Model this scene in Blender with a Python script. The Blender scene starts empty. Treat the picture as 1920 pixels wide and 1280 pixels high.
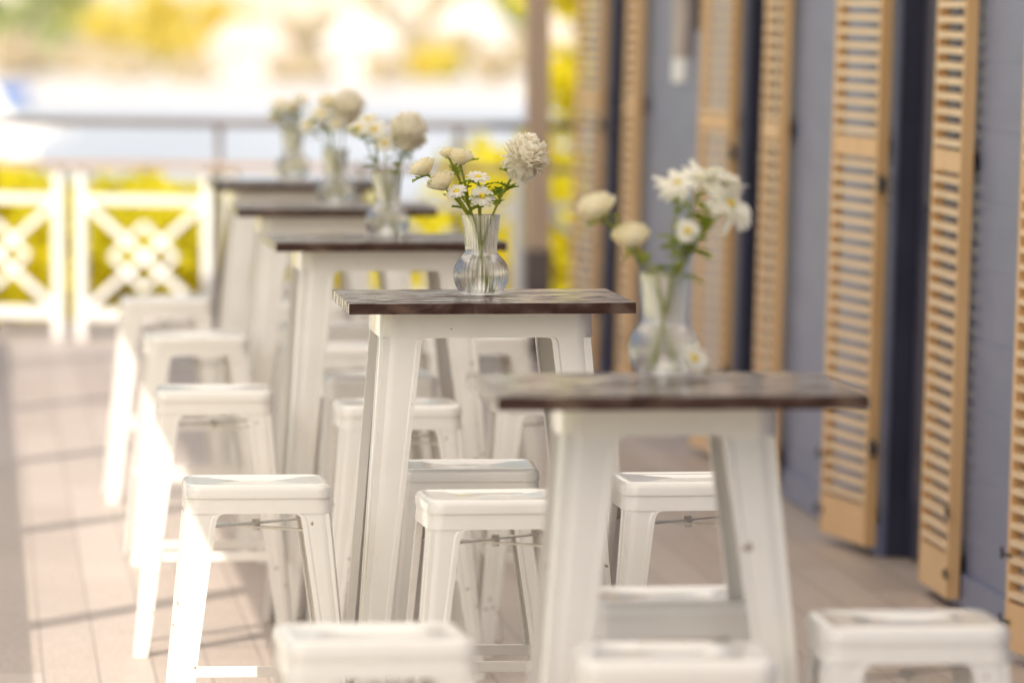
import bpy, bmesh, math, random
from mathutils import Vector, Matrix
random.seed(7)
S = bpy.context.scene
COL = S.collection
S.view_settings.view_transform = 'Standard'
S.view_settings.look = 'None'
S.view_settings.exposure = 0
rad = math.radians

# ------------------------------------------------------------------ materials
def nt(name):
    m = bpy.data.materials.new(name); m.use_nodes = True
    t = m.node_tree
    for n in list(t.nodes): t.nodes.remove(n)
    out = t.nodes.new('ShaderNodeOutputMaterial')
    return m, t, out
def N(t, typ, **k):
    n = t.nodes.new(typ)
    for a, b in k.items(): setattr(n, a, b)
    return n
def coords(t, scale=(1,1,1), kind='Object'):
    tc = N(t, 'ShaderNodeTexCoord'); mp = N(t, 'ShaderNodeMapping')
    mp.inputs['Scale'].default_value = scale
    t.links.new(tc.outputs[kind], mp.inputs['Vector'])
    return mp.outputs['Vector']
def noise(t, vec, scale, detail=4, rough=.6):
    n = N(t, 'ShaderNodeTexNoise'); n.inputs['Scale'].default_value = scale
    n.inputs['Detail'].default_value = detail; n.inputs['Roughness'].default_value = rough
    t.links.new(vec, n.inputs['Vector']); return n.outputs['Fac']
def ramp(t, fac, stops):
    r = N(t, 'ShaderNodeValToRGB'); e = r.color_ramp.elements
    e[0].position, e[0].color = stops[0][0], (*stops[0][1], 1)
    e[1].position, e[1].color = stops[-1][0], (*stops[-1][1], 1)
    for p, c in stops[1:-1]:
        x = e.new(p); x.color = (*c, 1)
    t.links.new(fac, r.inputs['Fac']); return r.outputs['Color']
def bump(t, h, strength=.3, dist=.002):
    b = N(t, 'ShaderNodeBump'); b.inputs['Strength'].default_value = strength
    b.inputs['Distance'].default_value = dist
    t.links.new(h, b.inputs['Height']); return b.outputs['Normal']
def mat_noise(name, c1, c2, scale=5, vscale=(1,1,1), rough=.5, bstr=.2, bdist=.002, coat=0, kind='Object', detail=5):
    m, t, out = nt(name)
    v = coords(t, vscale, kind)
    f = noise(t, v, scale, detail)
    p = N(t, 'ShaderNodeBsdfPrincipled')
    t.links.new(ramp(t, f, [(.3, c1), (.7, c2)]), p.inputs['Base Color'])
    p.inputs['Roughness'].default_value = rough
    p.inputs['Coat Weight'].default_value = coat
    p.inputs['Coat Roughness'].default_value = .15
    if bstr: t.links.new(bump(t, f, bstr, bdist), p.inputs['Normal'])
    t.links.new(p.outputs[0], out.inputs['Surface'])
    return m
def mat_leaf(name, c1, c2, scale, trans=.4, rough=.6):
    m, t, out = nt(name)
    v = coords(t); f = noise(t, v, scale, 3)
    col = ramp(t, f, [(.35, c1), (.65, c2)])
    d = N(t, 'ShaderNodeBsdfDiffuse'); tr = N(t, 'ShaderNodeBsdfTranslucent')
    mx = N(t, 'ShaderNodeMixShader'); mx.inputs[0].default_value = trans
    t.links.new(col, d.inputs['Color']); t.links.new(col, tr.inputs['Color'])
    t.links.new(d.outputs[0], mx.inputs[1]); t.links.new(tr.outputs[0], mx.inputs[2])
    t.links.new(mx.outputs[0], out.inputs['Surface'])
    return m

def mat_paint():
    m, t, out = nt('white_enamel')
    v = coords(t); f = noise(t, v, 6, 5)
    chips = noise(t, coords(t), 55, 3, .5)
    big = noise(t, coords(t), 9, 2)
    base = ramp(t, f, [(.3, (.845,.82,.77)), (.7, (.895,.875,.83))])
    mul = N(t, 'ShaderNodeMath', operation='MULTIPLY'); t.links.new(chips, mul.inputs[0]); t.links.new(big, mul.inputs[1])
    cm = ramp(t, mul.outputs[0], [(.425, (0,0,0)), (.44, (1,1,1))])
    mx = N(t, 'ShaderNodeMixRGB'); t.links.new(cm, mx.inputs[0]); t.links.new(base, mx.inputs[1])
    mx.inputs[2].default_value = (.34,.26,.20,1)
    p = N(t, 'ShaderNodeBsdfPrincipled')
    t.links.new(mx.outputs[0], p.inputs['Base Color'])
    p.inputs['Roughness'].default_value = .28
    p.inputs['Coat Weight'].default_value = .7; p.inputs['Coat Roughness'].default_value = .06
    t.links.new(bump(t, noise(t, coords(t), 14, 2), .15, .004), p.inputs['Normal'])
    t.links.new(p.outputs[0], out.inputs['Surface']); return m
M_WHITE = mat_paint()

def mat_tabletop():
    m, t, out = nt('dark_stained_wood')
    w = N(t, 'ShaderNodeTexNoise'); w.inputs['Scale'].default_value = 1; w.inputs['Detail'].default_value = 5
    w.inputs['Distortion'].default_value = 1.4; w.inputs['Roughness'].default_value = .6
    t.links.new(coords(t, (7, 18, 10)), w.inputs['Vector'])
    sn = N(t, 'ShaderNodeMath', operation='MULTIPLY'); t.links.new(noise(t, coords(t, (2.0, 7, 3)), 1, 2, .5), sn.inputs[0]); sn.inputs[1].default_value = 85
    si = N(t, 'ShaderNodeMath', operation='SINE'); t.links.new(sn.outputs[0], si.inputs[0])
    ma = N(t, 'ShaderNodeMath', operation='MULTIPLY_ADD'); t.links.new(si.outputs[0], ma.inputs[0]); ma.inputs[1].default_value = .10
    t.links.new(w.outputs['Fac'], ma.inputs[2])
    fine = noise(t, coords(t, (30, 120, 60)), 1, 3)
    ad = N(t, 'ShaderNodeMath', operation='MULTIPLY_ADD'); t.links.new(fine, ad.inputs[0]); ad.inputs[1].default_value = .25
    t.links.new(ma.outputs[0], ad.inputs[2])
    p = N(t, 'ShaderNodeBsdfPrincipled')
    t.links.new(ramp(t, ad.outputs[0], [(.4, (.030,.013,.009)), (.65, (.060,.027,.019)), (.95, (.11,.052,.036))]), p.inputs['Base Color'])
    t.links.new(ramp(t, ad.outputs[0], [(.5, (.6,.6,.6)), (.72, (.08,.08,.08))]), p.inputs['Roughness'])
    t.links.new(ramp(t, ad.outputs[0], [(.58, (.0,.0,.0)), (.72, (.8,.8,.8))]), p.inputs['Coat Weight'])
    p.inputs['Coat Roughness'].default_value = .05
    p.inputs['Specular IOR Level'].default_value = .25
    t.links.new(bump(t, ad.outputs[0], .8, .005), p.inputs['Normal']); t.links.new(bump(t, ad.outputs[0], .4, .002), p.inputs['Coat Normal'])
    t.links.new(p.outputs[0], out.inputs['Surface']); return m
M_TOP = mat_tabletop()

def mat_deck():
    m, t, out = nt('deck_boards')
    tc = N(t, 'ShaderNodeTexCoord'); sp = N(t, 'ShaderNodeSeparateXYZ'); t.links.new(tc.outputs['Object'], sp.inputs[0])
    W = .14
    a = N(t, 'ShaderNodeMath', operation='DIVIDE'); t.links.new(sp.outputs['X'], a.inputs[0]); a.inputs[1].default_value = W
    fl = N(t, 'ShaderNodeMath', operation='FLOOR'); t.links.new(a.outputs[0], fl.inputs[0])
    fr = N(t, 'ShaderNodeMath', operation='FRACT'); t.links.new(a.outputs[0], fr.inputs[0])
    wn = N(t, 'ShaderNodeTexWhiteNoise', noise_dimensions='1D'); t.links.new(fl.outputs[0], wn.inputs['W'])
    y = N(t, 'ShaderNodeMath', operation='MULTIPLY_ADD'); t.links.new(wn.outputs['Value'], y.inputs[0]); y.inputs[1].default_value = 3.6
    t.links.new(sp.outputs['Y'], y.inputs[2])
    yd = N(t, 'ShaderNodeMath', operation='DIVIDE'); t.links.new(y.outputs[0], yd.inputs[0]); yd.inputs[1].default_value = 3.6
    yf = N(t, 'ShaderNodeMath', operation='FRACT'); t.links.new(yd.outputs[0], yf.inputs[0])
    yfl = N(t, 'ShaderNodeMath', operation='FLOOR'); t.links.new(yd.outputs[0], yfl.inputs[0])
    g1 = N(t, 'ShaderNodeMath', operation='LESS_THAN'); t.links.new(fr.outputs[0], g1.inputs[0]); g1.inputs[1].default_value = .03
    g2 = N(t, 'ShaderNodeMath', operation='LESS_THAN'); t.links.new(yf.outputs[0], g2.inputs[0]); g2.inputs[1].default_value = .002
    g = N(t, 'ShaderNodeMath', operation='MAXIMUM'); t.links.new(g1.outputs[0], g.inputs[0]); t.links.new(g2.outputs[0], g.inputs[1])
    cb = N(t, 'ShaderNodeCombineXYZ'); t.links.new(fl.outputs[0], cb.inputs[0]); t.links.new(yfl.outputs[0], cb.inputs[1])
    wn2 = N(t, 'ShaderNodeTexWhiteNoise', noise_dimensions='2D'); t.links.new(cb.outputs[0], wn2.inputs['Vector'])
    gr = noise(t, coords(t, (40, 2, 1)), 3, 5)
    big = noise(t, coords(t), 1.3, 4)
    s1 = N(t, 'ShaderNodeMath', operation='MULTIPLY_ADD'); t.links.new(wn2.outputs['Value'], s1.inputs[0]); s1.inputs[1].default_value = .35
    t.links.new(gr, s1.inputs[2])
    s2 = N(t, 'ShaderNodeMath', operation='MULTIPLY_ADD'); t.links.new(big, s2.inputs[0]); s2.inputs[1].default_value = .3
    t.links.new(s1.outputs[0], s2.inputs[2])
    col = ramp(t, s2.outputs[0], [(.45, (.33,.262,.22)), (1.0, (.47,.395,.35))])
    mx = N(t, 'ShaderNodeMixRGB'); t.links.new(g.outputs[0], mx.inputs[0]); t.links.new(col, mx.inputs[1])
    mx.inputs[2].default_value = (.19,.15,.13,1)
    p = N(t, 'ShaderNodeBsdfPrincipled'); t.links.new(mx.outputs[0], p.inputs['Base Color'])
    p.inputs['Roughness'].default_value = .45
    inv = N(t, 'ShaderNodeMath', operation='MULTIPLY_ADD'); t.links.new(g.outputs[0], inv.inputs[0]); inv.inputs[1].default_value = -2
    t.links.new(gr, inv.inputs[2])
    t.links.new(bump(t, inv.outputs[0], .3, .002), p.inputs['Normal'])
    t.links.new(p.outputs[0], out.inputs['Surface']); return m
M_DECK = mat_deck()
M_BLUE = mat_noise('blue_grey_boards', (.150,.176,.285), (.19,.215,.335), 3, (1,.6,3), .42, .12, .002)
M_NAVY = mat_noise('navy_paint', (.018,.020,.048), (.03,.032,.066), 4, rough=.45, bstr=.1)
M_TAN = mat_noise('honey_shutter_paint', (.68,.42,.195), (.78,.52,.27), 7, (1,1,.25), .42, .25, .002)
M_SLAT = mat_noise('lit_honey_slat_paint', (.84,.62,.38), (.90,.71,.48), 9, (1,.4,1), .38, .2, .001)  # shutter paint made paler: light caught by the slats put into colour
M_BLACK = mat_noise('black_iron', (.02,.02,.022), (.05,.045,.045), 30, rough=.5)
M_RAILW = mat_noise('white_timber_paint', (.84,.83,.80), (.89,.88,.86), 6, rough=.45)
M_BROWN = mat_noise('brown_timber', (.60,.44,.32), (.70,.53,.40), 5, (4,4,.5), rough=.5)
M_HRAIL = mat_noise('brown_handrail_timber', (.36,.25,.18), (.46,.34,.26), 5, (.5,4,4), rough=.5)
M_DARKM = mat_noise('weathered_dark_metal', (.13,.10,.09), (.20,.165,.15), 9, rough=.5)
M_LAMP = mat_noise('lamp_opal', (.82,.82,.82), (.9,.9,.9), 5, rough=.3, bstr=0)
M_ROOF = mat_leaf('cream_fill_canvas', (.93,.88,.79), (.95,.905,.82), 3, .79)  # translucent covering made up so soft fill light reaches the deck
M_PETAL = mat_leaf('cream_white_petal', (.95,.925,.84), (.97,.955,.90), 40, .5)
M_MUM = mat_leaf('warm_cream_petal', (.955,.915,.80), (.975,.95,.87), 40, .6)
M_ROSE = mat_leaf('cream_rose_petal', (.94,.87,.64), (.96,.92,.78), 25, .5)
M_CENTRE = mat_noise('yellow_flower_centre', (.62,.42,.02), (.75,.58,.05), 200, rough=.8, bstr=.5)
M_STEM = mat_leaf('green_stem', (.24,.30,.05), (.46,.48,.09), 30, .25)
M_LEAF = mat_leaf('green_leaf', (.14,.23,.04), (.44,.50,.06), 40, .4)
M_SHRUB = mat_leaf('yellow_green_foliage', (.66,.60,.03), (.93,.83,.06), 2.2, .5)
M_TREEG = mat_leaf('pale_green_foliage', (.46,.53,.24), (.70,.72,.36), .25, .4)
M_TREEY = mat_leaf('golden_foliage', (.82,.68,.12), (.90,.82,.24), .25, .45)
M_TREEC = mat_leaf('hazed_straw_foliage', (.76,.68,.50), (.88,.80,.62), .25, .45)  # paleness of distant haze mixed into the foliage colour
M_BARK = mat_noise('bark', (.12,.08,.05), (.25,.18,.12), 6, (3,3,.5), rough=.9)
M_GROUND = mat_noise('garden_ground', (.50,.50,.20), (.70,.67,.45), .06, rough=.9, bstr=0)
M_PROM = mat_noise('pale_promenade_paving', (.56,.52,.47), (.74,.69,.62), .05, (1,.3,1), rough=.9, bstr=0)
M_STONE = mat_noise('cream_render', (.68,.58,.50), (.80,.70,.62), .15, rough=.8, bstr=0)
M_STONE2 = mat_noise('white_render', (.74,.68,.62), (.82,.76,.70), .15, rough=.8, bstr=0)
M_QUAY = mat_noise('pale_quay_stone', (.50,.47,.44), (.62,.58,.55), .2, (1,1,3), rough=.8, bstr=0)
M_TILE = mat_noise('pinkish_roof_tile', (.62,.50,.43), (.72,.58,.51), .8, rough=.8, bstr=0)
M_WIN = mat_noise('window_glass_dark', (.30,.30,.33), (.40,.40,.43), .5, rough=.2, bstr=0)
M_CANVAS = mat_noise('white_canvas', (.86,.86,.86), (.92,.92,.92), 2, rough=.8)
M_BOATBLUE = mat_noise('blue_canvas', (.05,.14,.42), (.08,.20,.52), 1, rough=.6)

def mat_glass(name, ior, tmix, col=(1,1,1)):
    m, t, out = nt(name)
    g = N(t, 'ShaderNodeBsdfGlass'); g.inputs['IOR'].default_value = ior; g.inputs['Roughness'].default_value = 0.0
    v = coords(t); f = noise(t, v, 30, 2)
    t.links.new(ramp(t, f, [(.3, col), (.7, (1,1,1))]), g.inputs['Color'])
    tr = N(t, 'ShaderNodeBsdfTransparent'); mx = N(t, 'ShaderNodeMixShader'); mx.inputs[0].default_value = tmix
    t.links.new(g.outputs[0], mx.inputs[1]); t.links.new(tr.outputs[0], mx.inputs[2])
    t.links.new(mx.outputs[0], out.inputs['Surface']); return m
M_GLASS = mat_glass('clear_ribbed_glass', 1.45, .5, (.985,.99,.985))
M_VWATER = mat_glass('vase_water', 1.18, .5, (.985,.99,.97))

def mat_river():
    m, t, out = nt('river_surface')
    p = N(t, 'ShaderNodeBsdfPrincipled'); p.inputs['Roughness'].default_value = .3
    f = noise(t, coords(t, (.05, .02, 1)), 1, 5)
    t.links.new(ramp(t, f, [(.3, (.54,.57,.60)), (.7, (.74,.76,.78))]), p.inputs['Base Color'])
    t.links.new(bump(t, noise(t, coords(t, (.3,.1,1)), 1, 4), .3, .3), p.inputs['Normal'])
    t.links.new(p.outputs[0], out.inputs['Surface']); return m
M_RIVER = mat_river()

# ------------------------------------------------------------------ helpers
def mobj(name, bm, mat, parent=None, loc=(0,0,0), smooth=False, rot=None, angle=None):
    bmesh.ops.recalc_face_normals(bm, faces=bm.faces)
    me = bpy.data.meshes.new(name); bm.to_mesh(me); bm.free()
    for mm in (mat if isinstance(mat, (list, tuple)) else [mat]): me.materials.append(mm)
    if smooth:
        me.shade_smooth()
        if angle is not None:
            me.set_sharp_from_angle(angle=rad(angle))
    o = bpy.data.objects.new(name, me); COL.objects.link(o)
    o.location = loc
    if rot: o.rotation_euler = rot
    if parent: o.parent = parent
    return o
def root(name, loc, label, category, group=None, rot=(0,0,0), kind=None):
    o = bpy.data.objects.new(name, None); COL.objects.link(o); o.location = loc; o.rotation_euler = rot
    o.empty_display_size = .1
    tag(o, label, category, group, kind); return o
def tag(o, label, category, group=None, kind=None):
    o['label'] = label; o['category'] = category
    if group: o['group'] = group
    if kind: o['kind'] = kind
def box(bm, x0, x1, y0, y1, z0, z1, bev=0, mi=0):
    vs = [bm.verts.new((x, y, z)) for z in (z0, z1) for y in (y0, y1) for x in (x0, x1)]
    fs = [(0,1,3,2),(4,6,7,5),(0,4,5,1),(2,3,7,6),(0,2,6,4),(1,5,7,3)]
    F = [bm.faces.new([vs[i] for i in f]) for f in fs]
    for f in F: f.material_index = mi
    if bev:
        es = list({e for f in F for e in f.edges})
        bmesh.ops.bevel(bm, geom=es, offset=bev, segments=2, affect='EDGES', profile=.6)
def bar(bm, a, b, w, d, up=Vector((0,0,1)), mi=0):
    a, b = Vector(a), Vector(b); z = (b-a).normalized()
    x = z.cross(Vector(up))
    if x.length < 1e-4: x = Vector((1,0,0))
    x.normalize(); y = x.cross(z)
    ring = []
    for p in (a, b):
        ring.append([bm.verts.new(p + x*sx*w/2 + y*sy*d/2) for sx, sy in ((-1,-1),(1,-1),(1,1),(-1,1))])
    r0, r1 = ring
    F = [bm.faces.new((r0[i], r0[(i+1)%4], r1[(i+1)%4], r1[i])) for i in range(4)]
    F += [bm.faces.new(r0[::-1]), bm.faces.new(r1)]
    for f in F: f.material_index = mi
def loft(bm, loops, closed=False, cap=True):
    R = [[bm.verts.new(p) for p in L] for L in loops]
    n = len(R[0]); K = len(R)
    for k in range(K if closed else K-1):
        a, b = R[k], R[(k+1) % K]
        for i in range(n): bm.faces.new((a[i], a[(i+1)%n], b[(i+1)%n], b[i]))
    if cap and not closed:
        bm.faces.new(R[0][::-1]); bm.faces.new(R[-1])
    return R
def tube(bm, pts, radii, seg=8):
    pts = [Vector(p) for p in pts]; loops = []
    for i, p in enumerate(pts):
        d = (pts[min(i+1, len(pts)-1)] - pts[max(i-1, 0)]).normalized()
        x = d.cross(Vector((0.13,1,.07))).normalized(); y = d.cross(x)
        r = radii[i] if isinstance(radii, (list, tuple)) else radii
        loops.append([p + (x*math.cos(2*math.pi*k/seg) + y*math.sin(2*math.pi*k/seg))*r for k in range(seg)])
    loft(bm, loops)
def rsq(half, r, z, n=12, hy=None, ox=0):
    hy = hy or half
    pts = []
    for q in range(4):
        sx, sy = [(1,1),(-1,1),(-1,-1),(1,-1)][q]
        for k in range(n):
            a = math.pi/2*(q + k/(n-1))
            pts.append(Vector((ox + sx*(half-r) + r*math.cos(a), sy*(hy-r) + r*math.sin(a), z)))
    return pts
def copy_thing(src, loc, rotz=0, label=None, scale=None):
    o = src.copy(); COL.objects.link(o); o.location = loc; o.rotation_euler = (0,0,rotz)
    if scale: o.scale = (scale,)*3
    if label: o['label'] = label
    for c in src.children:
        c2 = c.copy(); COL.objects.link(c2); c2.parent = o
        for g in c.children:
            g2 = g.copy(); COL.objects.link(g2); g2.parent = c2
    return o
def Y(z, x): return (z - .083*x)/.9965

# ------------------------------------------------------------------ folded metal legs
def Lprofile(cx, cy, w, r, t, hem, sx, sy, z, ox=0, wy=None):
    g = .0022; wy = wy or w
    P = [(-w, 0), (-w+.009, 0), (-w+.013, -g)]
    for k in range(9):
        a = math.pi/2*(1 - k/8)
        P.append((-r - g + (r)*math.cos(a), -r - g + (r)*math.sin(a)))
    P += [(-g, -wy+.013), (0, -wy+.009), (0,-wy), (-hem,-wy), (-hem,-wy+t), (-t-g,-wy+t+.002), (-t-g,-t-g), (-w+t+.002,-t-g), (-w+t,-hem), (-w,-hem)]
    return [Vector((ox + sx*(cx+x), sy*(cy+y), z)) for x, y in P]
def make_leg(name, parent, ztop, half_top, slope, stations, r, sx, sy, t=.004, hem=.018, ox=0, half_y=None, wy=1):
    bm = bmesh.new(); loops = []
    for z, w in stations:
        h = half_top + (ztop - z)*slope
        hy = (half_y if half_y else half_top) + (ztop - z)*slope
        loops.append(Lprofile(h, hy, w, min(r, w*.45), t, min(hem, w*.4), sx, sy, z, ox, w*wy))
    loft(bm, loops)
    return mobj(name, bm, M_WHITE, parent, smooth=True, angle=28)

def make_stool():
    st = root('bar_stool', (0,0,0), 'white glossy metal bar stool with square seat on the deck', 'stool', 'white metal bar stools around the tables')
    H = .68; a = .1525
    def ell(rx, ry, z):
        n = 12; P = []
        for q in range(4):
            for k in range(n):
                ang = math.pi/2*(q + k/(n-1))
                P.append(Vector((rx*math.cos(ang), ry*math.sin(ang), z)))
        return P
    L = [rsq(a-.006, .030, H-.028), rsq(a+.0005, .034, H-.028), rsq(a, .034, H-.012), rsq(a-.0025, .033, H-.0055),
         rsq(a-.0075, .030, H-.0015), rsq(a-.014, .026, H), rsq(a-.020, .022, H-.0012), rsq(a-.05, .02, H-.0022),
         ell(.034, .014, H-.0025), ell(.031, .0115, H-.004), ell(.030, .011, H-.011), rsq(a-.05, .02, H-.011), rsq(a-.012, .026, H-.011)]
    bm = bmesh.new(); loft(bm, L, closed=True)
    bmesh.ops.remove_doubles(bm, verts=bm.verts, dist=1e-6)
    mobj('seat', bm, M_WHITE, st, smooth=True, angle=50)
    z1, z0 = H-.028, H-.060; sl = .09
    b1, b0 = a-.0025, a-.0025 + (.032)*sl
    bm = bmesh.new()
    loft(bm, [rsq(b1, .032, z1), rsq(b0, .030, z0), rsq(b0-.005, .026, z0), rsq(b1-.005, .028, z1)], closed=True)
    bmesh.ops.remove_doubles(bm, verts=bm.verts, dist=1e-6)
    mobj('apron', bm, M_WHITE, st, smooth=True, angle=50)
    stations = [(z0, .080), (z0-.002, .073), (z0-.006, .069), (z0-.013, .066), (z0-.035, .064), (.35, .053), (.012, .038), (0, .036)]
    for sx in (-1,1):
        for sy in (-1,1):
            make_leg('leg', st, z0, b0, sl, stations, .026, sx, sy, hem=.014)
    hb = lambda z: b0 + (z0 - z)*sl
    bm = bmesh.new(); zb = .585; q = hb(zb)-.02
    bar(bm, (-q,-q,zb+.004), (q,q,zb+.004), .020, .004); bar(bm, (-q,q,zb-.004), (q,-q,zb-.004), .020, .004)
    tube(bm, [(0,0,zb-.012),(0,0,zb+.012)], .008, 8)
    mobj('crossed_brace', bm, M_WHITE, st)
    zr = .255; q = hb(zr)-.010
    for dx, dy in ((1,0),(-1,0),(0,1),(0,-1)):
        bm = bmesh.new()
        if dx: box(bm, dx*q-.004, dx*q+.004, -q, q, zr-.012, zr+.012, .002)
        else: box(bm, -q+.005, q-.005, dy*q-.004, dy*q+.004, zr-.012, zr+.012, .002)
        mobj('foot_rail', bm, M_WHITE, st)
    return st

def make_table(a, ox, sl=.077, wtop=.104, hy=None, wy=1):
    tb = root('bar_table', (0,0,0), 'high white metal bar table with dark stained wood top', 'table', 'row of high bar tables on the deck')
    H = 1.05; hy = hy or a
    bm = bmesh.new(); box(bm, -.308, .3, -.3, .34, H-.023, H, .0015)
    mobj('tabletop', bm, M_TOP, tb)
    z1, z0 = H-.023, H-.077
    d = (z1-z0)*sl*.3
    b0 = a + d
    bm = bmesh.new()
    loft(bm, [rsq(a, .038, z1-.0005, ox=ox, hy=hy), rsq(b0, .038, z0, ox=ox, hy=hy+d), rsq(b0-.006, .032, z0, ox=ox, hy=hy+d-.006), rsq(a-.006, .032, z1-.0005, ox=ox, hy=hy-.006)], closed=True)
    bmesh.ops.remove_doubles(bm, verts=bm.verts, dist=1e-6)
    mobj('apron', bm, M_WHITE, tb, smooth=True, angle=50)
    k = wtop/.104
    stations = [(z0, .097*k), (z0-.002, .092*k), (z0-.006, .0895*k), (z0-.014, .088*k), (z0-.05, .087*k), (.5, .069*k), (.012, .048*k), (0, .046*k)]
    for sx in (-1,1):
        for sy in (-1,1):
            make_leg('leg', tb, z0, b0, sl, stations, .036, sx, sy, hem=.020, ox=ox, half_y=hy+d, wy=wy)
    return tb

def layout():
    t1 = make_table(.178, -.006, .088, .108, .125, .8); t2 = make_table(.226, -.010); stool = make_stool()
    Tz = [(10.26+.3, 1.134), (13.36+.3, 1.073), (16.62+.3, 1.065), (19.22+.3, 1.075), (21.75+.3, 1.09)]
    for i, (z, x) in enumerate(Tz):
        y = Y(z, x)
        if i == 0: t1.location = (x, y, 0)
        elif i == 1: t2.location = (x, y, 0)
        else: copy_thing(t2, (x, y, 0), rad([0,0,.8,-.6,.5][i]))
    st = [(.620, 9.98, 2), (1.068, 9.68, -3), (1.165, 10.62, 2), (1.505, 10.2, -1),
          (.568, 13.17, 0), (1.040, 12.78, 2), (1.045, 13.62, -2), (1.485, 13.25, 1),
          (.592, 16.3, -2), (1.030, 15.72, 1), (1.055, 16.92, 2), (1.47, 16.3, 0),
          (.635, 18.95, 2), (1.045, 18.35, -2), (1.06, 19.5, 1), (1.48, 19.0, 3),
          (.610, 21.25, 1), (1.05, 20.95, 0), (1.06, 22.2, 0), (1.47, 21.6, -2)]
    for i, (x, z, r) in enumerate(st):
        lab = 'white glossy metal bar stool with square seat beside a dark-topped table'
        if i in (0, 4, 8, 12, 16): lab = 'white metal bar stool half in sunlight at the table side'
        if i in (1, 5, 9, 13, 17): lab = 'white metal bar stool tucked close to the table legs'
        if i == 6: lab = 'white metal bar stool with chipped paint under the table'
        y = Y(z + .155, x)
        if i == 0:
            stool.location = (x, y, 0); stool.rotation_euler = (0,0,rad(r)); stool['label'] = lab
        else: copy_thing(stool, (x, y, 0), rad(r), lab)
layout()

# ------------------------------------------------------------------ vases and flowers
def make_vase():
    v = root('glass_vase', (0,0,0), 'clear ribbed glass bud vase with water on dark tabletop', 'vase', 'glass flower vases on the tables')
    prof = [(.030,.0), (.040,.003), (.052,.016), (.0585,.034), (.0595,.048), (.056,.064), (.047,.078), (.037,.088), (.0335,.096), (.0345,.115), (.037,.14), (.0405,.168), (.0415,.174)]
    SEG = 144
    def loop(r, z, amp):
        return [Vector(((r + amp*math.cos(36*2*math.pi*k/SEG))*math.cos(2*math.pi*k/SEG), (r + amp*math.cos(36*2*math.pi*k/SEG))*math.sin(2*math.pi*k/SEG), z)) for k in range(SEG)]
    def sm(p):
        out = []
        for i in range(len(p)-1):
            p0 = p[max(i-1,0)]; p1 = p[i]; p2 = p[i+1]; p3 = p[min(i+2, len(p)-1)]
            for s in (0, .5):
                f = lambda a,b,c,d: .5*((2*b)+(-a+c)*s+(2*a-5*b+4*c-d)*s*s+(-a+3*b-3*c+d)*s**3)
                out.append((f(p0[0],p1[0],p2[0],p3[0]), f(p0[1],p1[1],p2[1],p3[1])))
        out.append(p[-1]); return out
    P = sm(prof)
    L = [loop(.004, 0, 0)] + [loop(r, z, .0013 if z > .004 else 0) for r, z in P]
    L += [loop(.0405, .1752, 0), loop(.0392, .174, 0)]
    inner = [(r-.0026, max(z, .006)) for r, z in P[::-1] if z > .006]
    L += [loop(r, z, 0) for r, z in inner] + [loop(.03, .0055, 0), loop(.004, .0055, 0)]
    bm = bmesh.new(); loft(bm, L)
    mobj('vase_glass', bm, M_GLASS, v, smooth=True)
    bm = bmesh.new()
    W = [(.028,.0062)] + [(r-.0032, z) for r, z in P if .008 < z < .088]
    loft(bm, [loop(r, z, 0) for r, z in W])
    mobj('vase_water', bm, M_VWATER, v, smooth=True, angle=40)
    return v

def petal_patch(bm, base, fwd, up, length, width, curl, nseg=4):
    side = fwd.cross(up).normalized(); rows = []
    for i in range(nseg+1):
        s = i/nseg
        w = width*(.35 + .95*math.sin(math.pi*min(s*.85+.05, 1)))*.5
        c = base + fwd*length*s*(1-.25*abs(curl)*s) + up*length*curl*s*s
        rows.append([bm.verts.new(c - side*w + up*w*.25), bm.verts.new(c), bm.verts.new(c + side*w + up*w*.25)])
    for i in range(nseg):
        for k in range(2):
            bm.faces.new((rows[i][k], rows[i][k+1], rows[i+1][k+1], rows[i+1][k]))

def bloom_mum(R, rnd):
    bm = bmesh.new(); n = 300
    for i in range(n):
        zz = 1 - 1.84*i/n; ph = i*2.39996
        rr = math.sqrt(max(0, 1-zz*zz))
        d = Vector((rr*math.cos(ph), rr*math.sin(ph), zz)) + Vector([rnd.uniform(-.12,.12) for _ in range(3)])
        d.normalize()
        upv = Vector((0,0,1)); up = (upv - d*d.dot(upv))
        up = up.normalized() if up.length > .05 else Vector((1,0,0))
        ln = R*rnd.uniform(.40, .66)
        petal_patch(bm, d*R*.46, d, up, ln, R*.20, (.55 if zz > -.25 else -.35)*rnd.uniform(.4,1.2), 4)
    bmesh.ops.create_icosphere(bm, subdivisions=3, radius=R*.58)
    return bm
def bloom_rose(R, rnd):
    bm = bmesh.new()
    for layer, (rk, hk, n, op) in enumerate([(.28,1.45,3,-.15),(.45,1.5,4,-.08),(.62,1.45,5,.0),(.78,1.35,5,.10),(.92,1.2,6,.24)]):
        for j in range(n):
            ph0 = 2*math.pi*(j + .5*layer)/n + rnd.uniform(-.2,.2); wid = 2*math.pi/n*.72
            rows = []
            for a in range(7):
                v = a/6; row = []
                for b in range(7):
                    u = b/3 - 1
                    wv = wid*(.35 + .75*math.sin(math.pi*(.15+.65*v)))
                    ph = ph0 + u*wv
                    r = R*rk*(.25 + .85*math.sin(min(v*1.25,1)*math.pi/2)) + R*op*v**3 + R*.05*(abs(u)**2)
                    z = R*hk*(v - .17*v*v*u*u) - R*.5 - (R*.16*max(0, v-.8)/.2 if op > .1 else 0)
                    row.append(bm.verts.new((r*math.cos(ph), r*math.sin(ph), z)))
                rows.append(row)
            for a in range(6):
                for b in range(6): bm.faces.new((rows[a][b], rows[a][b+1], rows[a+1][b+1], rows[a+1][b]))
    return bm
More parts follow.
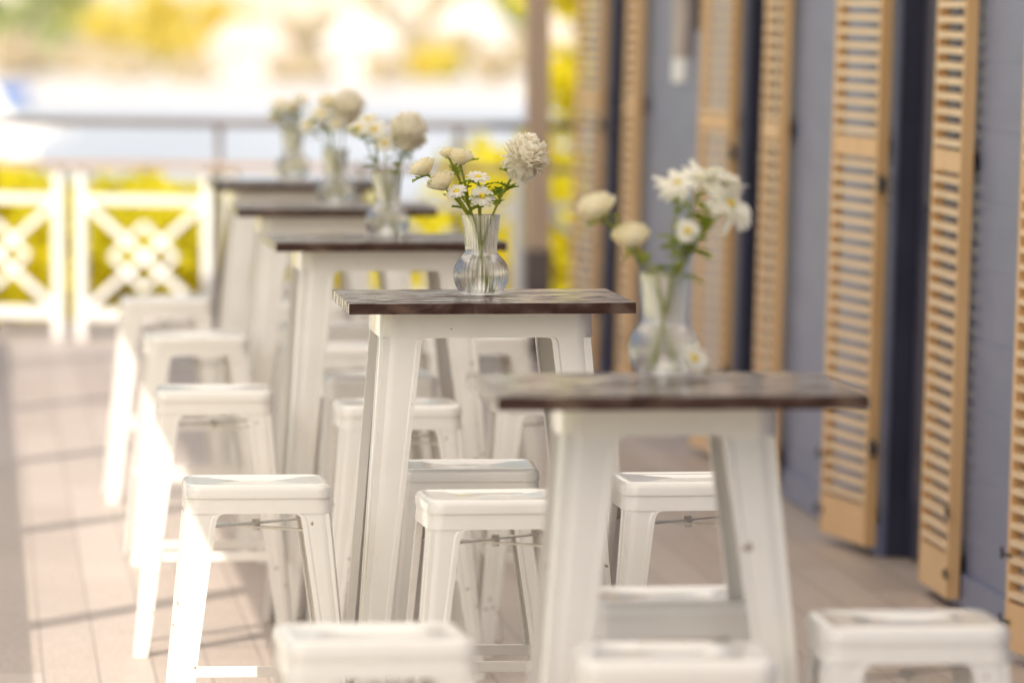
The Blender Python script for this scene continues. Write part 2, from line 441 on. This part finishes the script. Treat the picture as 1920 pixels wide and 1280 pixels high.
def bloom_daisy(R, rnd, loose=1):
    bm = bmesh.new()
    for layer, (n, lf) in enumerate([(17, 1), (15, .86)]):
        for i in range(n):
            a = 2*math.pi*(i+.5*layer)/n + rnd.uniform(-.07,.07)
            f = Vector((math.cos(a), math.sin(a), .06 + .12*layer + rnd.uniform(-.14,.10)*loose)).normalized()
            petal_patch(bm, f*R*.2 + Vector((0,0,.001*layer)), f, Vector((0,0,1)), R*.8*lf*rnd.uniform(.85,1.08), R*.26, rnd.uniform(-.25,.12)*loose, 4)
    return bm
def make_leaf(bm, p, d, L, rnd):
    d = d.normalized(); up = Vector((0,0,1)); s = d.cross(up).normalized()
    pts = [(0,.0),(.2,.12),(.3,.34),(.42,.14),(.55,.38),(.66,.15),(.8,.22),(1,0)]
    rib = [bm.verts.new(p + d*L*a + up*(-.25*L*a*a)) for a,_ in pts]
    for sg in (-1,1):
        ed = [rib[0]] + [bm.verts.new(p + d*L*(a+.08*(w>.2)) + s*sg*L*w + up*(-.25*L*a*a + .3*w*L)) for a, w in pts[1:-1]] + [rib[-1]]
        for i in range(len(pts)-1):
            vs = [rib[i], rib[i+1], ed[i+1], ed[i]]
            u = []
            for q in vs:
                if q not in u: u.append(q)
            if len(u) > 2: bm.faces.new(u)
NAMES = {'mum':('chrysanthemum_flower','large round white chrysanthemum on a leafy stem in glass vase','flower','white chrysanthemums in vases'),
         'rose':('rose_flower','cream rose with half-open bloom standing in glass vase','flower','cream roses in vases'),
         'daisy':('daisy_flower','white daisy with yellow centre standing in glass vase','flower','white daisies in vases')}
def make_flower(kind, vloc, off, R, tilt, table_i, leaves=3, seed=1, lying=False):
    rnd = random.Random(seed*31 + table_i*7)
    names = NAMES[kind]
    r = root(names[0], (vloc[0], vloc[1], vloc[2]+.001), 'white flower head fallen on the tabletop beside the vase' if lying else names[1], names[2], names[3])
    top = Vector((off[0], off[1], off[2]))
    if lying:
        pts = [top + Vector((.03,.01,-.024)), top + Vector((.012,.012,-.012)), top]
    else:
        a = math.atan2(off[1], off[0]) + rnd.uniform(-.5,.5)
        foot = Vector((-.024*math.cos(a), -.024*math.sin(a), .012))
        neck = Vector((.022*math.cos(a), .022*math.sin(a), .16))
        if (abs(off[0]) < .03): neck = Vector((off[0]*.5, rnd.uniform(-.02,.0), .16))
        pts = []
        seq = [foot, foot.lerp(neck, .5), neck, neck.lerp(top, .5) + Vector((0,0,.012)) , top]
        for i in range(len(seq)-1):
            p0, p1, p2, p3 = seq[max(i-1,0)], seq[i], seq[i+1], seq[min(i+2,len(seq)-1)]
            for k in range(5):
                s = k/5
                pts.append(.5*((2*p1)+(-p0+p2)*s+(2*p0-5*p1+4*p2-p3)*s*s+(-p0+3*p1-3*p2+p3)*s**3))
        pts.append(seq[-1])
    bm = bmesh.new(); tube(bm, pts, .0020 if kind == 'daisy' else .0027, 7)
    mobj('stem', bm, M_STEM, r, smooth=True)
    bmf = bloom_mum(R, rnd) if kind == 'mum' else bloom_rose(R, rnd) if kind == 'rose' else bloom_daisy(R, rnd, 2.4 if R > .041 else 1)
    b = mobj('bloom', bmf, {'rose':M_ROSE,'mum':M_MUM,'daisy':M_PETAL}[kind], r, smooth=True)
    n = Vector(tilt).normalized()
    q = n.to_track_quat('Z', 'Y')
    b.rotation_euler = q.to_euler(); b.location = top + n*(R*.35 if kind != 'daisy' else .002)
    if kind == 'daisy':
        bm = bmesh.new(); bmesh.ops.create_uvsphere(bm, u_segments=18, v_segments=10, radius=R*(.27 if R < .041 else .16))
        for v in bm.verts: v.co.z *= .55
        c = mobj('flower_centre', bm, M_CENTRE, r, smooth=True); c.rotation_euler = q.to_euler(); c.location = top + n*.004
    if leaves:
        bm = bmesh.new()
        for k in range(leaves):
            s = min(len(pts)-2, 11 + int(rnd.random()*9)); p = pts[s]
            an = rnd.uniform(0, 2*math.pi)
            make_leaf(bm, p, Vector((math.cos(an), math.sin(an)*.6, rnd.uniform(-.1,.9))), rnd.uniform(.032,.055), rnd)
        for k in range(5):
            an = 2*math.pi*k/5
            make_leaf(bm, top - n*R*.2, (Vector((math.cos(an), math.sin(an), .0)) + n*.4), R*.55, rnd)
        mobj('leaves', bm, M_LEAF, r)
    return r

vase = make_vase()
vpos = [(1.158, 10.83), (1.072, 13.72), (1.078, 17.0), (1.080, 19.55), (1.085, 22.35)]
HT = 1.05
sets = {
 0: [('rose',(-.112,-.01,.272),.028,(-.3,-.2,1),4),('rose',(-.058,-.03,.222),.027,(-.1,-.3,.9),4),('daisy',(.022,-.02,.325),.042,(-.3,-.5,.9),4),
     ('daisy',(.112,-.01,.290),.056,(.6,-.5,.6),8),('daisy',(.068,.03,.335),.044,(.2,-.3,1),4),('daisy',(.110,.02,.328),.042,(.6,-.1,.6),4),('daisy',(.036,-.04,.245),.024,(0,-.9,.4),9),('rose',(.050,.02,.228),.020,(.2,-.4,.9),8)],
 1: [('rose',(-.120,-.01,.262),.025,(-.5,-.05,.9),4),('rose',(-.080,-.02,.232),.026,(-.45,-.15,.85),3),('rose',(-.045,.01,.284),.024,(.1,-.05,1),5),
     ('daisy',(-.008,-.03,.252),.027,(.0,-.40,.9),4),('daisy',(-.002,-.05,.212),.029,(.05,-.8,.6),2),('daisy',(-.056,-.045,.222),.025,(-.3,-.5,.8),2),
     ('mum',(.088,.0,.280),.053,(.35,-.35,.8),13),('rose',(-.068,.03,.296),.017,(-.1,0,1),6)],
 2: [('mum',(.050,.0,.264),.055,(.2,-.4,.85),6),('daisy',(-.036,-.02,.286),.036,(-.1,-.7,.7),3),('daisy',(-.078,-.02,.288),.034,(-.3,-.7,.7),5),
     ('daisy',(-.05,.02,.312),.032,(-.1,-.4,.9),4),('rose',(.075,.03,.25),.024,(.4,-.4,.8),6),('daisy',(-.01,-.04,.25),.030,(0,-.8,.5),5)],
 3: [('mum',(.036,.0,.282),.057,(.1,-.4,.85),4),('daisy',(-.045,-.02,.28),.036,(-.1,-.7,.7),4),('daisy',(-.085,-.02,.245),.034,(-.4,-.6,.7),8),
     ('rose',(-.02,.02,.30),.030,(0,-.2,1),3),('daisy',(.0,-.04,.25),.03,(0,-.8,.5),4)],
 4: [('daisy',(-.045,.0,.26),.040,(-.2,-.5,.8),8),('daisy',(.03,.0,.275),.036,(.2,-.5,.8),12),('rose',(-.01,.0,.235),.028,(0,-.3,.9),5),('daisy',(-.06,.02,.22),.03,(-.5,-.6,.5),6)],
}
for i, (x, z) in enumerate(vpos):
    loc = (x, Y(z, x), HT + .0006)
    if i == 0: vase.location = loc
    else: copy_thing(vase, loc)
    for j, (k, off, R, tilt, lv) in enumerate(sets[i]):
        make_flower(k, loc, off, R, tilt, i, lv, j+1)
make_flower('daisy', (vpos[0][0], Y(vpos[0][1], vpos[0][0]), HT), (.042, -.075, .030), .030, (.5,-.8,.6), 0, 0, 33, True)

# ------------------------------------------------------------------ deck
bm = bmesh.new(); box(bm, -.65, 9, -6, 33.2, -.12, 0)
d = mobj('deck_floor', bm, M_DECK); tag(d, 'weathered warm grey timber deck boards under the tables', 'deck', kind='structure')

# ------------------------------------------------------------------ building with shutters
LEAN = rad(1.75)
bld = root('timber_building', (2.70, 0, 0), 'blue-grey timber boarded building with tan louvred shutters', 'building', rot=(0, LEAN, 0))
opens = [(14.35, 15.42), (17.87, 18.98), (21.85, 22.80), (26.60, 27.72)]
WH = 2.9; OH = 2.32; YE = 28.72; YS = 5.5
def boards(bm, y0, y1, z0, z1, pitch=.19):
    prof = []; k = math.floor(z0/pitch)
    while k*pitch < z1 - 1e-6:
        a = max(z0, k*pitch); b = min(z1, (k+1)*pitch)
        prof.append((0, a))
        if b - .006 > a: prof += [(0, b-.003)]
        prof += [(.0013, b-.0024), (.0013, b-.0006)]
        k += 1
    vs = [[bm.verts.new((x, y, zz)) for x, zz in prof] for y in (y0, y1)]
    for i in range(len(prof)-1): bm.faces.new((vs[0][i], vs[1][i], vs[1][i+1], vs[0][i+1]))
    for y, row in ((y0, vs[0]), (y1, vs[1])):
        a = bm.verts.new((.12, y, z0)); b = bm.verts.new((.12, y, z1))
        bm.faces.new(row + [b, a])
bm = bmesh.new()
prev = YS
for a, b in opens + [(YE, YE)]:
    boards(bm, prev, a, 0, WH)
    if b > a: boards(bm, a+.001, b-.001, OH, WH)
    prev = b
mobj('wall', bm, M_BLUE, bld)
bm = bmesh.new(); box(bm, .121, 5.5, YS, YE, 0, WH)
mobj('wall_core', bm, M_NAVY, bld)
bm = bmesh.new()
prev = YS
for a, b in opens + [(YE, YE)]:
    box(bm, -.014, -.001, prev, a-.004, .004, .10, .003); prev = b+.004
mobj('skirting_board', bm, M_BLUE, bld)
for a, b in opens:
    bm = bmesh.new()
    mid = (a+b)/2
    for y0, y1 in ((a+.045, mid-.003), (mid+.003, b-.045)):
        box(bm, .075, .10, y0, y1, .012, OH-.05)
        for p0, p1 in ((.18,.95), (1.07, 2.12)):
            box(bm, .066, .0745, y0+.09, y1-.09, p0, p1, .004)
    mobj('door', bm, M_NAVY, bld)
    bm = bmesh.new()
    box(bm, .012, .11, a+.001, a+.043, .005, OH-.001); box(bm, .012, .11, b-.043, b-.001, .005, OH-.001)
    box(bm, .012, .11, a+.044, b-.044, OH-.045, OH-.001)
    mobj('door_frame', bm, M_NAVY, bld)

def shutter_mesh(W=.56, H=2.30):
    bm = bmesh.new(); T = .036
    z0 = .03; sw = .024
    box(bm, -T, 0, 0, sw, z0, H, .002); box(bm, -T, 0, W-sw, W, z0, H, .002)
    for a, b in ((z0, .15), (1.205, 1.265), (H-.09, H)):
        box(bm, -T+.002, -.002, sw, W-sw, a, b)
    for a, b in ((.15, 1.205), (1.265, H-.09)):
        n = int((b-a)/.0425); p = (b-a)/n
        for i in range(n):
            zc = a + (i+.5)*p; bar(bm, (-T/2-.003, sw, zc), (-T/2-.003, W-sw, zc), .030, .0155, up=Vector((-.16,0,.987)), mi=1)
    return bm
sm_obj = None
def add_shutter(y_hinge, direction, angle):
    global sm_obj
    if sm_obj is None:
        o = mobj('shutter', shutter_mesh(), [M_TAN, M_SLAT], bld); sm_obj = o
        for zh in (.33, 1.13, 1.95):
            bm = bmesh.new()
            tube(bm, [(-.028, -.010, zh-.026), (-.028, -.010, zh+.026)], .007, 10)
            box(bm, -.038, -.020, -.060, -.0175, zh-.018, zh+.018, .001)
            mobj('hinge', bm, M_BLACK, o)
        W = .56
        for zh in (.10, .27):
            bm = bmesh.new()
            bar(bm, (-.0365-.004, W-.05, zh), (-.0405, W+.02, zh), .005, .008)
            tube(bm, [(-.044, W+.02, zh-.012), (-.044, W+.02, zh+.018)], .004, 8)
            mobj('holdback_hook', bm, M_BLACK, o)
    else:
        o = sm_obj.copy(); COL.objects.link(o)
        for c in sm_obj.children:
            c2 = c.copy(); COL.objects.link(c2); c2.parent = o
    o.location = (-.014, y_hinge, 0)
    if direction > 0:
        o.rotation_euler = (0, 0, rad(angle))
    else:
        o.scale = (1,-1,1); o.rotation_euler = (0, 0, -rad(angle))
    return o
angs = [(6, 1), (6.5, .5), (5, 1.0), (5, 1.5)]
for (a, b), (af, an) in zip(opens, angs):
    add_shutter(b+.006, +1, af)
    add_shutter(a-.006, -1, an)

wl = root('wall_lamp', (2.70+1.36*math.tan(LEAN), 24.15, 1.36), 'slim vertical tube lamp with opal end on the blue wall', 'lamp', rot=(0, LEAN, 0))
bm = bmesh.new(); tube(bm, [(-.075,0,0),(-.075,0,.004),(-.075,0,.09),(-.075,0,.095)], [.034,.040,.040,.036], 20)
mobj('lamp_diffuser', bm, M_LAMP, wl, smooth=True, angle=40)
bm = bmesh.new(); tube(bm, [(-.075,0,.096),(-.075,0,.60)], .043, 20); tube(bm, [(-.075,0,.601),(-.075,0,.69)], .037, 20)
mobj('lamp_tube', bm, mat_noise('frosted_lamp_body', (.42,.36,.34), (.52,.46,.43), 8, rough=.35), wl, smooth=True, angle=40)
bm = bmesh.new(); box(bm, -.034, -.001, -.03, .03, .2, .5, .004); mobj('wall_bracket', bm, M_DARKM, wl)

# ------------------------------------------------------------------ veranda roof, posts and side railing
RX0 = -.50; RY0 = 6.4  # roof front set back so more open sky lights the tables
vr = root('veranda_fill_roof', (0,0,0), 'unseen veranda roof with cream canvas added for soft fill light', 'awning')
bm = bmesh.new()
q = [bm.verts.new(p) for p in ((RX0,RY0,2.622),(2.66,RY0,2.622),(2.66,29.2,2.622),(RX0,29.2,2.622))]; bm.faces.new(q)
mobj('canvas', bm, M_ROOF, vr)  # unseen roof sheet, added as canvas to let fill light through
bm = bmesh.new(); box(bm, RX0-.04, RX0+.02, RY0, 29.2, 2.55, 2.619, .004); mobj('edge_beam', bm, M_RAILW, vr)
for yy in [7.0+3*k for k in range(8)]:
    bm = bmesh.new(); box(bm, RX0+.021, 2.66, yy-.025, yy+.025, 2.56, 2.618); mobj('rafter', bm, M_RAILW, vr)
pst = None
for k, yy in enumerate([7.1, 10.1, 13.1, 16.1, 19.15, 22.15, 25.15, 28.2]):
    if pst is None:
        pst = root('veranda_post', (RX0, yy, 0), 'slim white square veranda post standing on the deck edge', 'post', 'veranda posts along the deck edge')
        bm = bmesh.new(); box(bm, -.05, .05, -.05, .05, .03, 2.549, .004); mobj('shaft', bm, M_RAILW, pst)
        bm = bmesh.new(); box(bm, -.065, .065, -.065, .065, 0, .03, .004); mobj('base_plate', bm, M_DARKM, pst)
    else: copy_thing(pst, (RX0, yy, 0))
sr = root('side_railing', (RX0, 0, 0), 'white timber deck railing with flat top rail', 'railing')
bm = bmesh.new(); box(bm, -.08, .10, -2, 30.5, 1.0, 1.035, .003); mobj('top_rail', bm, M_RAILW, sr)
bm = bmesh.new(); box(bm, -.02, .02, -2, 30.5, .10, .14, .003); mobj('bottom_rail', bm, M_RAILW, sr)
bm = bmesh.new()
y = -1.95
while y < 30.4:
    box(bm, -.012, .012, y-.012, y+.012, .141, .999); y += .13
b = mobj('balusters', bm, M_RAILW, sr); b['kind'] = 'stuff'

# ------------------------------------------------------------------ end fence
A = Vector((-.55, 32.05, 0)); Bp = Vector((3.6, 29.55, 0)); fd = (Bp-A); FL = fd.length; fa = math.atan2(fd.y, fd.x)
fence = root('lattice_fence', A, 'white timber fence with crossed lattice panels and brown handrail', 'fence', rot=(0,0,fa))
mod = .845; start = (.33+.55+.13)/math.cos(fa) - mod
def panel():
    bm = bmesh.new(); w = mod-.08; z0, z1 = .10, .71; st = .05
    box(bm, 0, st, -.02, .02, 0, .84, .003); box(bm, w-st, w, -.02, .02, 0, .84, .003)
    box(bm, st, w-st, -.018, .018, z0, z0+.05); box(bm, st, w-st, -.018, .018, z1-.04, z1)
    cx, cz = w/2, (z0+.05+z1-.04)/2; hx, hz = (w-2*st)/2, (z1-.04-z0-.05)/2
    for s in (-1, 1):
        bar(bm, (cx-hx, s*.004, cz-s*hz), (cx+hx, s*.004, cz+s*hz), .022, .031, up=Vector((0,0,1)))
    rx, rz = hx*.55, hz*.62
    q = [(cx-rx,cz),(cx,cz+rz),(cx+rx,cz),(cx,cz-rz)]
    for i in range(4):
        a, b2 = q[i], q[(i+1)%4]; bar(bm, (a[0], -.010+i*.0012, a[1]), (b2[0], -.010+i*.0012, b2[1]), .022, .025)
    return bm
pm = None; u = start - mod
while u < FL - .2:
    if u > -.3:
        if pm is None: pm = mobj('lattice_panel', panel(), M_RAILW, fence, (u, 0, 0))
        else:
            p2 = pm.copy(); COL.objects.link(p2); p2.location = (u, 0, 0)
    u += mod
bm = bmesh.new(); box(bm, -.2, FL, -.05, .05, .845, .88, .004); mobj('handrail', bm, M_HRAIL, fence)
saf = root('metal_safety_rail', A + Vector((.05,.16,0)), 'thin dark metal safety rail with slim uprights behind fence', 'railing', rot=(0,0,fa))
bm = bmesh.new(); tube(bm, [(-.2,0,1.07),(FL,0,1.07)], .021, 10); mobj('top_tube', bm, M_DARKM, saf, smooth=True)
for uu in (.62, 1.93, 3.25, 4.5):
    bm = bmesh.new(); tube(bm, [(uu,0,-.05),(uu,0,1.05)], .018, 10); mobj('upright', bm, M_DARKM, saf, smooth=True)
cp = root('corner_post', (2.60, 29.75, 0), 'brown timber corner post with dark base by the fence', 'post')
bm = bmesh.new(); box(bm, -.055, .055, -.055, .055, .50, 3.1, .004); mobj('shaft', bm, M_BROWN, cp)
bm = bmesh.new(); box(bm, -.062, .062, -.062, .062, 0, .499, .004); mobj('base_sleeve', bm, M_DARKM, cp)

# ------------------------------------------------------------------ terrain and river
bm = bmesh.new()
prof = [(-400,-1.2),(33,-1.2),(60,-1.6),(120,-4),(200,-7.4),(260,-9),(480,-9),(520,-7.5),(530,-6.3),(900,-6.0),(1500,-4),(3000,12),(6000,30)]
rows = []
for yy, zz in prof:
    rows.append([bm.verts.new((x, yy, zz)) for x in (-4000,-1500,-500,-100,0,100,500,1500,4000)])
for i in range(len(rows)-1):
    for k in range(8): bm.faces.new((rows[i][k], rows[i][k+1], rows[i+1][k+1], rows[i+1][k]))
g = mobj('ground', bm, M_GROUND); tag(g, 'grassy bank sloping down to the river and far shore', 'ground', kind='structure')
bm = bmesh.new()
vs = [bm.verts.new(p) for p in ((-4000,190,-7),(4000,190,-7),(4000,527,-7),(-4000,527,-7))]; bm.faces.new(vs)
g = mobj('river', bm, M_RIVER); tag(g, 'pale blue wide river in bright daylight', 'river', kind='structure')
bm = bmesh.new()
vs = [bm.verts.new(p) for p in ((-300,524,-6.15),(400,524,-6.15),(400,700,-5.95),(-300,700,-5.95))]; bm.faces.new(vs)
g = mobj('promenade', bm, M_PROM); tag(g, 'pale paved promenade along the far river bank', 'promenade', kind='structure')

# ------------------------------------------------------------------ vegetation
def leaf_cloud(bm, clumps, n, size, rnd):
    for i in range(n):
        c, r = rnd.choice(clumps)
        d = Vector([rnd.gauss(0,1) for _ in range(3)]).normalized()*r*(rnd.random()**.45)
        p = c + Vector((d.x, d.y, d.z*.85))
        u = Vector([rnd.gauss(0,1) for _ in range(3)]).normalized(); v = u.cross(Vector([rnd.gauss(0,1) for _ in range(3)])).normalized()
        s = size*rnd.uniform(.6, 1.3)
        q = [p+u*s, p+v*s*.45, p-u*s, p-v*s*.45]
        bm.faces.new([bm.verts.new(x) for x in q])
def make_tree(name, label, cat, loc, H, W, mat, n, leaf, seed, group=None, trunk_r=.05, crown_from=.25):
    rnd = random.Random(seed)
    r = root(name, loc, label, cat, group)
    bm = bmesh.new(); clumps = []
    tube(bm, [(0,0,0),(.02*H,0,H*.3),(0,.01*H,H*.6),(0,0,H*.8)], [trunk_r, trunk_r*.8, trunk_r*.5, trunk_r*.15], 8)
    for k in range(9):
        a = 2*math.pi*k/9 + rnd.uniform(-.3,.3); h = H*rnd.uniform(crown_from+.1,.85); rr = W*.5*rnd.uniform(.45,.85)*(1.15-h/H*.6)
        e = Vector((rr*math.cos(a), rr*math.sin(a), h))
        tube(bm, [(0,0,h*.55), (e.x*.5, e.y*.5, h*.85), tuple(e)], [trunk_r*.45, trunk_r*.3, trunk_r*.1], 6)
        clumps.append((e, W*rnd.uniform(.14,.24)))
        clumps.append((e*.6 + Vector((0,0,H*.25*rnd.random())), W*rnd.uniform(.14,.22)))
    clumps.append((Vector((0,0,H*.85)), W*.2))
    mobj('trunk', bm, M_BARK, r, smooth=True)
    bm = bmesh.new(); leaf_cloud(bm, clumps, n, leaf, rnd)
    mobj('crown', bm, mat, r)
    return r
sg = 'yellow-green shrubs beyond the deck'
shr = make_tree('garden_shrub', 'yellow-green leafy shrub beyond the deck fence', 'shrub', (.15, 34.9, -1.35), 2.25, 1.5, M_SHRUB, 5200, .055, 3, sg, .03, .1)
for (x, y, z, r, s) in [(.95,35.1,-1.48,1.1,1.03),(-.75,35.0,-1.3,2.0,1),(1.65,35.3,-1.5,.5,1),(2.5,34.9,-1.45,3.1,.93),(3.15,35.2,-1.38,1.9,1),(.65,36.8,-1.6,4.0,1.05),(-.35,37.0,-1.4,5.1,1.05),
                     (2.2,37.0,-1.6,2.4,1),(3.9,34.6,-1.3,.2,1),(1.35,37.2,-1.62,1.8,1.05),(2.95,37.3,-1.4,.9,1.05),(.0,38.6,-1.6,.7,1.08),(.9,38.8,-1.7,2.7,1.08),(1.9,38.9,-1.75,4.4,1)]:
    copy_thing(shr, (x, y, z), r, scale=s)
make_tree('garden_tree', 'tall yellow-green leafy tree beside the building end', 'tree', (3.80, 37.8, -1.3), 5.0, 1.9, M_SHRUB, 6500, .06, 11, None, .06, .15)
def fx(px, z): return (px+30)/11884*z*.9965
i = 0
for (px, z, H, W, mt) in [(60,690,14,11,M_TREEG),(-40,672,14,10,M_TREEG),(205,662,7.2,12,M_TREEY),(300,668,9.2,12,M_TREEY),(410,664,7.8,9,M_TREEY),
        (130,700,13,10,M_TREEG),(960,700,12,7,M_TREEG),(770,640,4.6,7,M_TREEC),(690,650,4.4,6,M_TREEC),(860,630,4.2,6,M_TREEC),(540,667,5.5,7,M_TREEC),(620,672,6,7,M_TREEC),
        (480,676,6.4,7,M_TREEC),(980,620,4.4,5,M_TREEC),(30,600,4,7,M_TREEC),(110,640,4.6,7,M_TREEG),(240,580,2.6,6,M_TREEC),(370,560,2.2,5,M_TREEC),(560,570,2.4,6,M_TREEC),(820,575,3,6,M_TREEY),(720,556,2.2,5,M_TREEC),(930,560,3.0,5,M_TREEC),
        (700,700,8,8,M_TREEC),(840,700,8,8,M_TREEC),(150,620,3,7,M_TREEC)]:
    lab = {M_TREEY:'golden rounded tree on the far river bank', M_TREEG:'pale green leafy tree on the far river bank', M_TREEC:'low straw-coloured tree on the far river bank'}[mt]
    make_tree('riverside_tree', lab, 'tree', (fx(px, z), z, -6.1), H, W, mt, 2600, .42, 40+i, 'trees on the far river bank', .22, .1); i += 1
def far_building(px, z, W, D, H, mat, lab, roof=True):
    x = fx(px, z)
    r = root('riverside_building', (x, z+D/2, -6.0), lab, 'building', 'buildings on the far river bank')
    bm = bmesh.new(); box(bm, -W/2, W/2, -D/2, D/2, 0, H); box(bm, -W/2-.3, W/2+.3, -D/2-.3, D/2+.3, H+.002, H+.4)
    nf = max(1, int(H/3.2)); nw = int(W/3.4)
    for f in range(nf):
        for k in range(nw):
            xc = -W/2 + (k+.5)*W/nw
            box(bm, xc-.6, xc+.6, -D/2-.06, -D/2-.01, f*3.2+1.0, f*3.2+2.5, mi=1)
    mobj('facade', bm, [mat, M_WIN], r)
    bm = bmesh.new()
    vs = [bm.verts.new(p) for p in ((-W/2-.4,-D/2-.4,H+.41),(W/2+.4,-D/2-.4,H+.41),(W/2+.4,D/2+.4,H+.41),(-W/2-.4,D/2+.4,H+.41),(-W/2+D*.4,0,H+3),(W/2-D*.4,0,H+3))]
    for f in ((0,1,5,4),(1,2,5),(2,3,4,5),(3,0,4),(3,2,1,0)): bm.faces.new([vs[i] for i in f])
    mobj('roof', bm, M_TILE if roof else mat, r)
far_building(560, 720, 16, 11, 13, M_STONE, 'cream rendered riverside building with rows of windows')
far_building(760, 740, 11, 9, 10, M_STONE2, 'white rendered riverside building with tiled roof')
far_building(890, 690, 8, 6, 3.6, M_STONE2, 'low white riverside pavilion with hipped roof', False)
far_building(1000, 760, 12, 10, 14, M_STONE, 'tall cream riverside building with tiled roof')
far_building(300, 780, 20, 10, 12, M_STONE, 'long cream riverside building behind golden trees')
far_building(40, 800, 20, 10, 11, M_STONE2, 'pale riverside building behind green trees')
far_building(1200, 740, 14, 10, 12, M_STONE, 'cream riverside building with windows')
far_building(680, 600, 7, 5, 2.6, M_STONE2, 'low white boathouse on the promenade', False)
far_building(470, 610, 8, 5, 2.2, M_STONE, 'low cream boathouse on the promenade', True)
bm = bmesh.new(); box(bm, -200, 300, 523, 524, -7.5, -6.05)
q = mobj('quay_wall', bm, M_QUAY); tag(q, 'long pale stone quay wall along far river bank', 'wall')

mq = root('marquee_tent', (.0, 150, -5.3), 'white peaked marquee tent on the river bank lawn', 'tent')
bm = bmesh.new(); hw = 1.2
loft(bm, [rsq(hw, .05, 3.1, 4), rsq(hw, .05, 3.45, 4), rsq(hw*.5, .05, 4.2, 4), rsq(.06, .02, 5.1, 4)])
mobj('canopy', bm, M_CANVAS, mq)
for sx in (-1,1):
    for sy in (-1,1):
        bm = bmesh.new(); tube(bm, [(sx*1.05, sy*1.05, 0), (sx*1.05, sy*1.05, 3.1)], .04, 8); mobj('leg', bm, M_RAILW, mq)
bt = root('river_boat', (2.6, 390, -7), 'small white river boat with blue canopy', 'boat')
bm = bmesh.new()
loft(bm, [[Vector((x*s+o, y*s, z)) for x, y in ((-3,-.9),(-1,-1.1),(1.5,-1),(3.2,0),(1.5,1),(-1,1.1),(-3,.9))] for s, o, z in ((.8,0,-.3),(.95,0,.4),(1,.1,.9))])
mobj('hull', bm, M_RAILW, bt)
bm = bmesh.new(); box(bm, -2, .2, -.8, .8, 2.2, 3.1, .1); mobj('canopy', bm, M_BOATBLUE, bt)
for px in (-1.8, 0):
    for py in (-.7, .7):
        bm = bmesh.new(); tube(bm, [(px,py,.85),(px,py,2.2)], .04, 6); mobj('canopy_post', bm, M_DARKM, bt)

# ------------------------------------------------------------------ light
sd = Vector((.5, .8, -1.0)).normalized()
L = bpy.data.lights.new('sun', 'SUN'); L.energy = 5; L.angle = rad(.5); L.color = (1, .93, .82)
lo = bpy.data.objects.new('sun', L); COL.objects.link(lo); lo.rotation_euler = sd.to_track_quat('-Z', 'Y').to_euler(); lo.location = (-10,-10,20)
w = bpy.data.worlds.new('World'); S.world = w; w.use_nodes = True
t = w.node_tree; bg = t.nodes['Background']; sky = t.nodes.new('ShaderNodeTexSky'); sky.sky_type = 'NISHITA'
sky.sun_disc = False; sky.sun_elevation = math.asin(-sd.z); sky.sun_rotation = math.atan2(-sd.x, -sd.y) % (2*math.pi)
sky.air_density = 1.0; sky.dust_density = 4.0; sky.ozone_density = .7
t.links.new(sky.outputs[0], bg.inputs[0]); bg.inputs[1].default_value = .15

# ------------------------------------------------------------------ camera
cam = bpy.data.cameras.new('camera'); co = bpy.data.objects.new('camera', cam); COL.objects.link(co)
cam.lens = 222.8; cam.sensor_width = 36; cam.clip_end = 9000; cam.clip_start = .1
yaw = math.atan(990/11884); pitch = math.atan(650/11884)
co.location = (0, 0, 1.70); co.rotation_euler = (math.pi/2 - pitch, 0, -yaw)
cam.dof.use_dof = True; cam.dof.focus_distance = 13.5; cam.dof.aperture_fstop = 3.3; cam.dof.aperture_blades = 0
S.camera = co
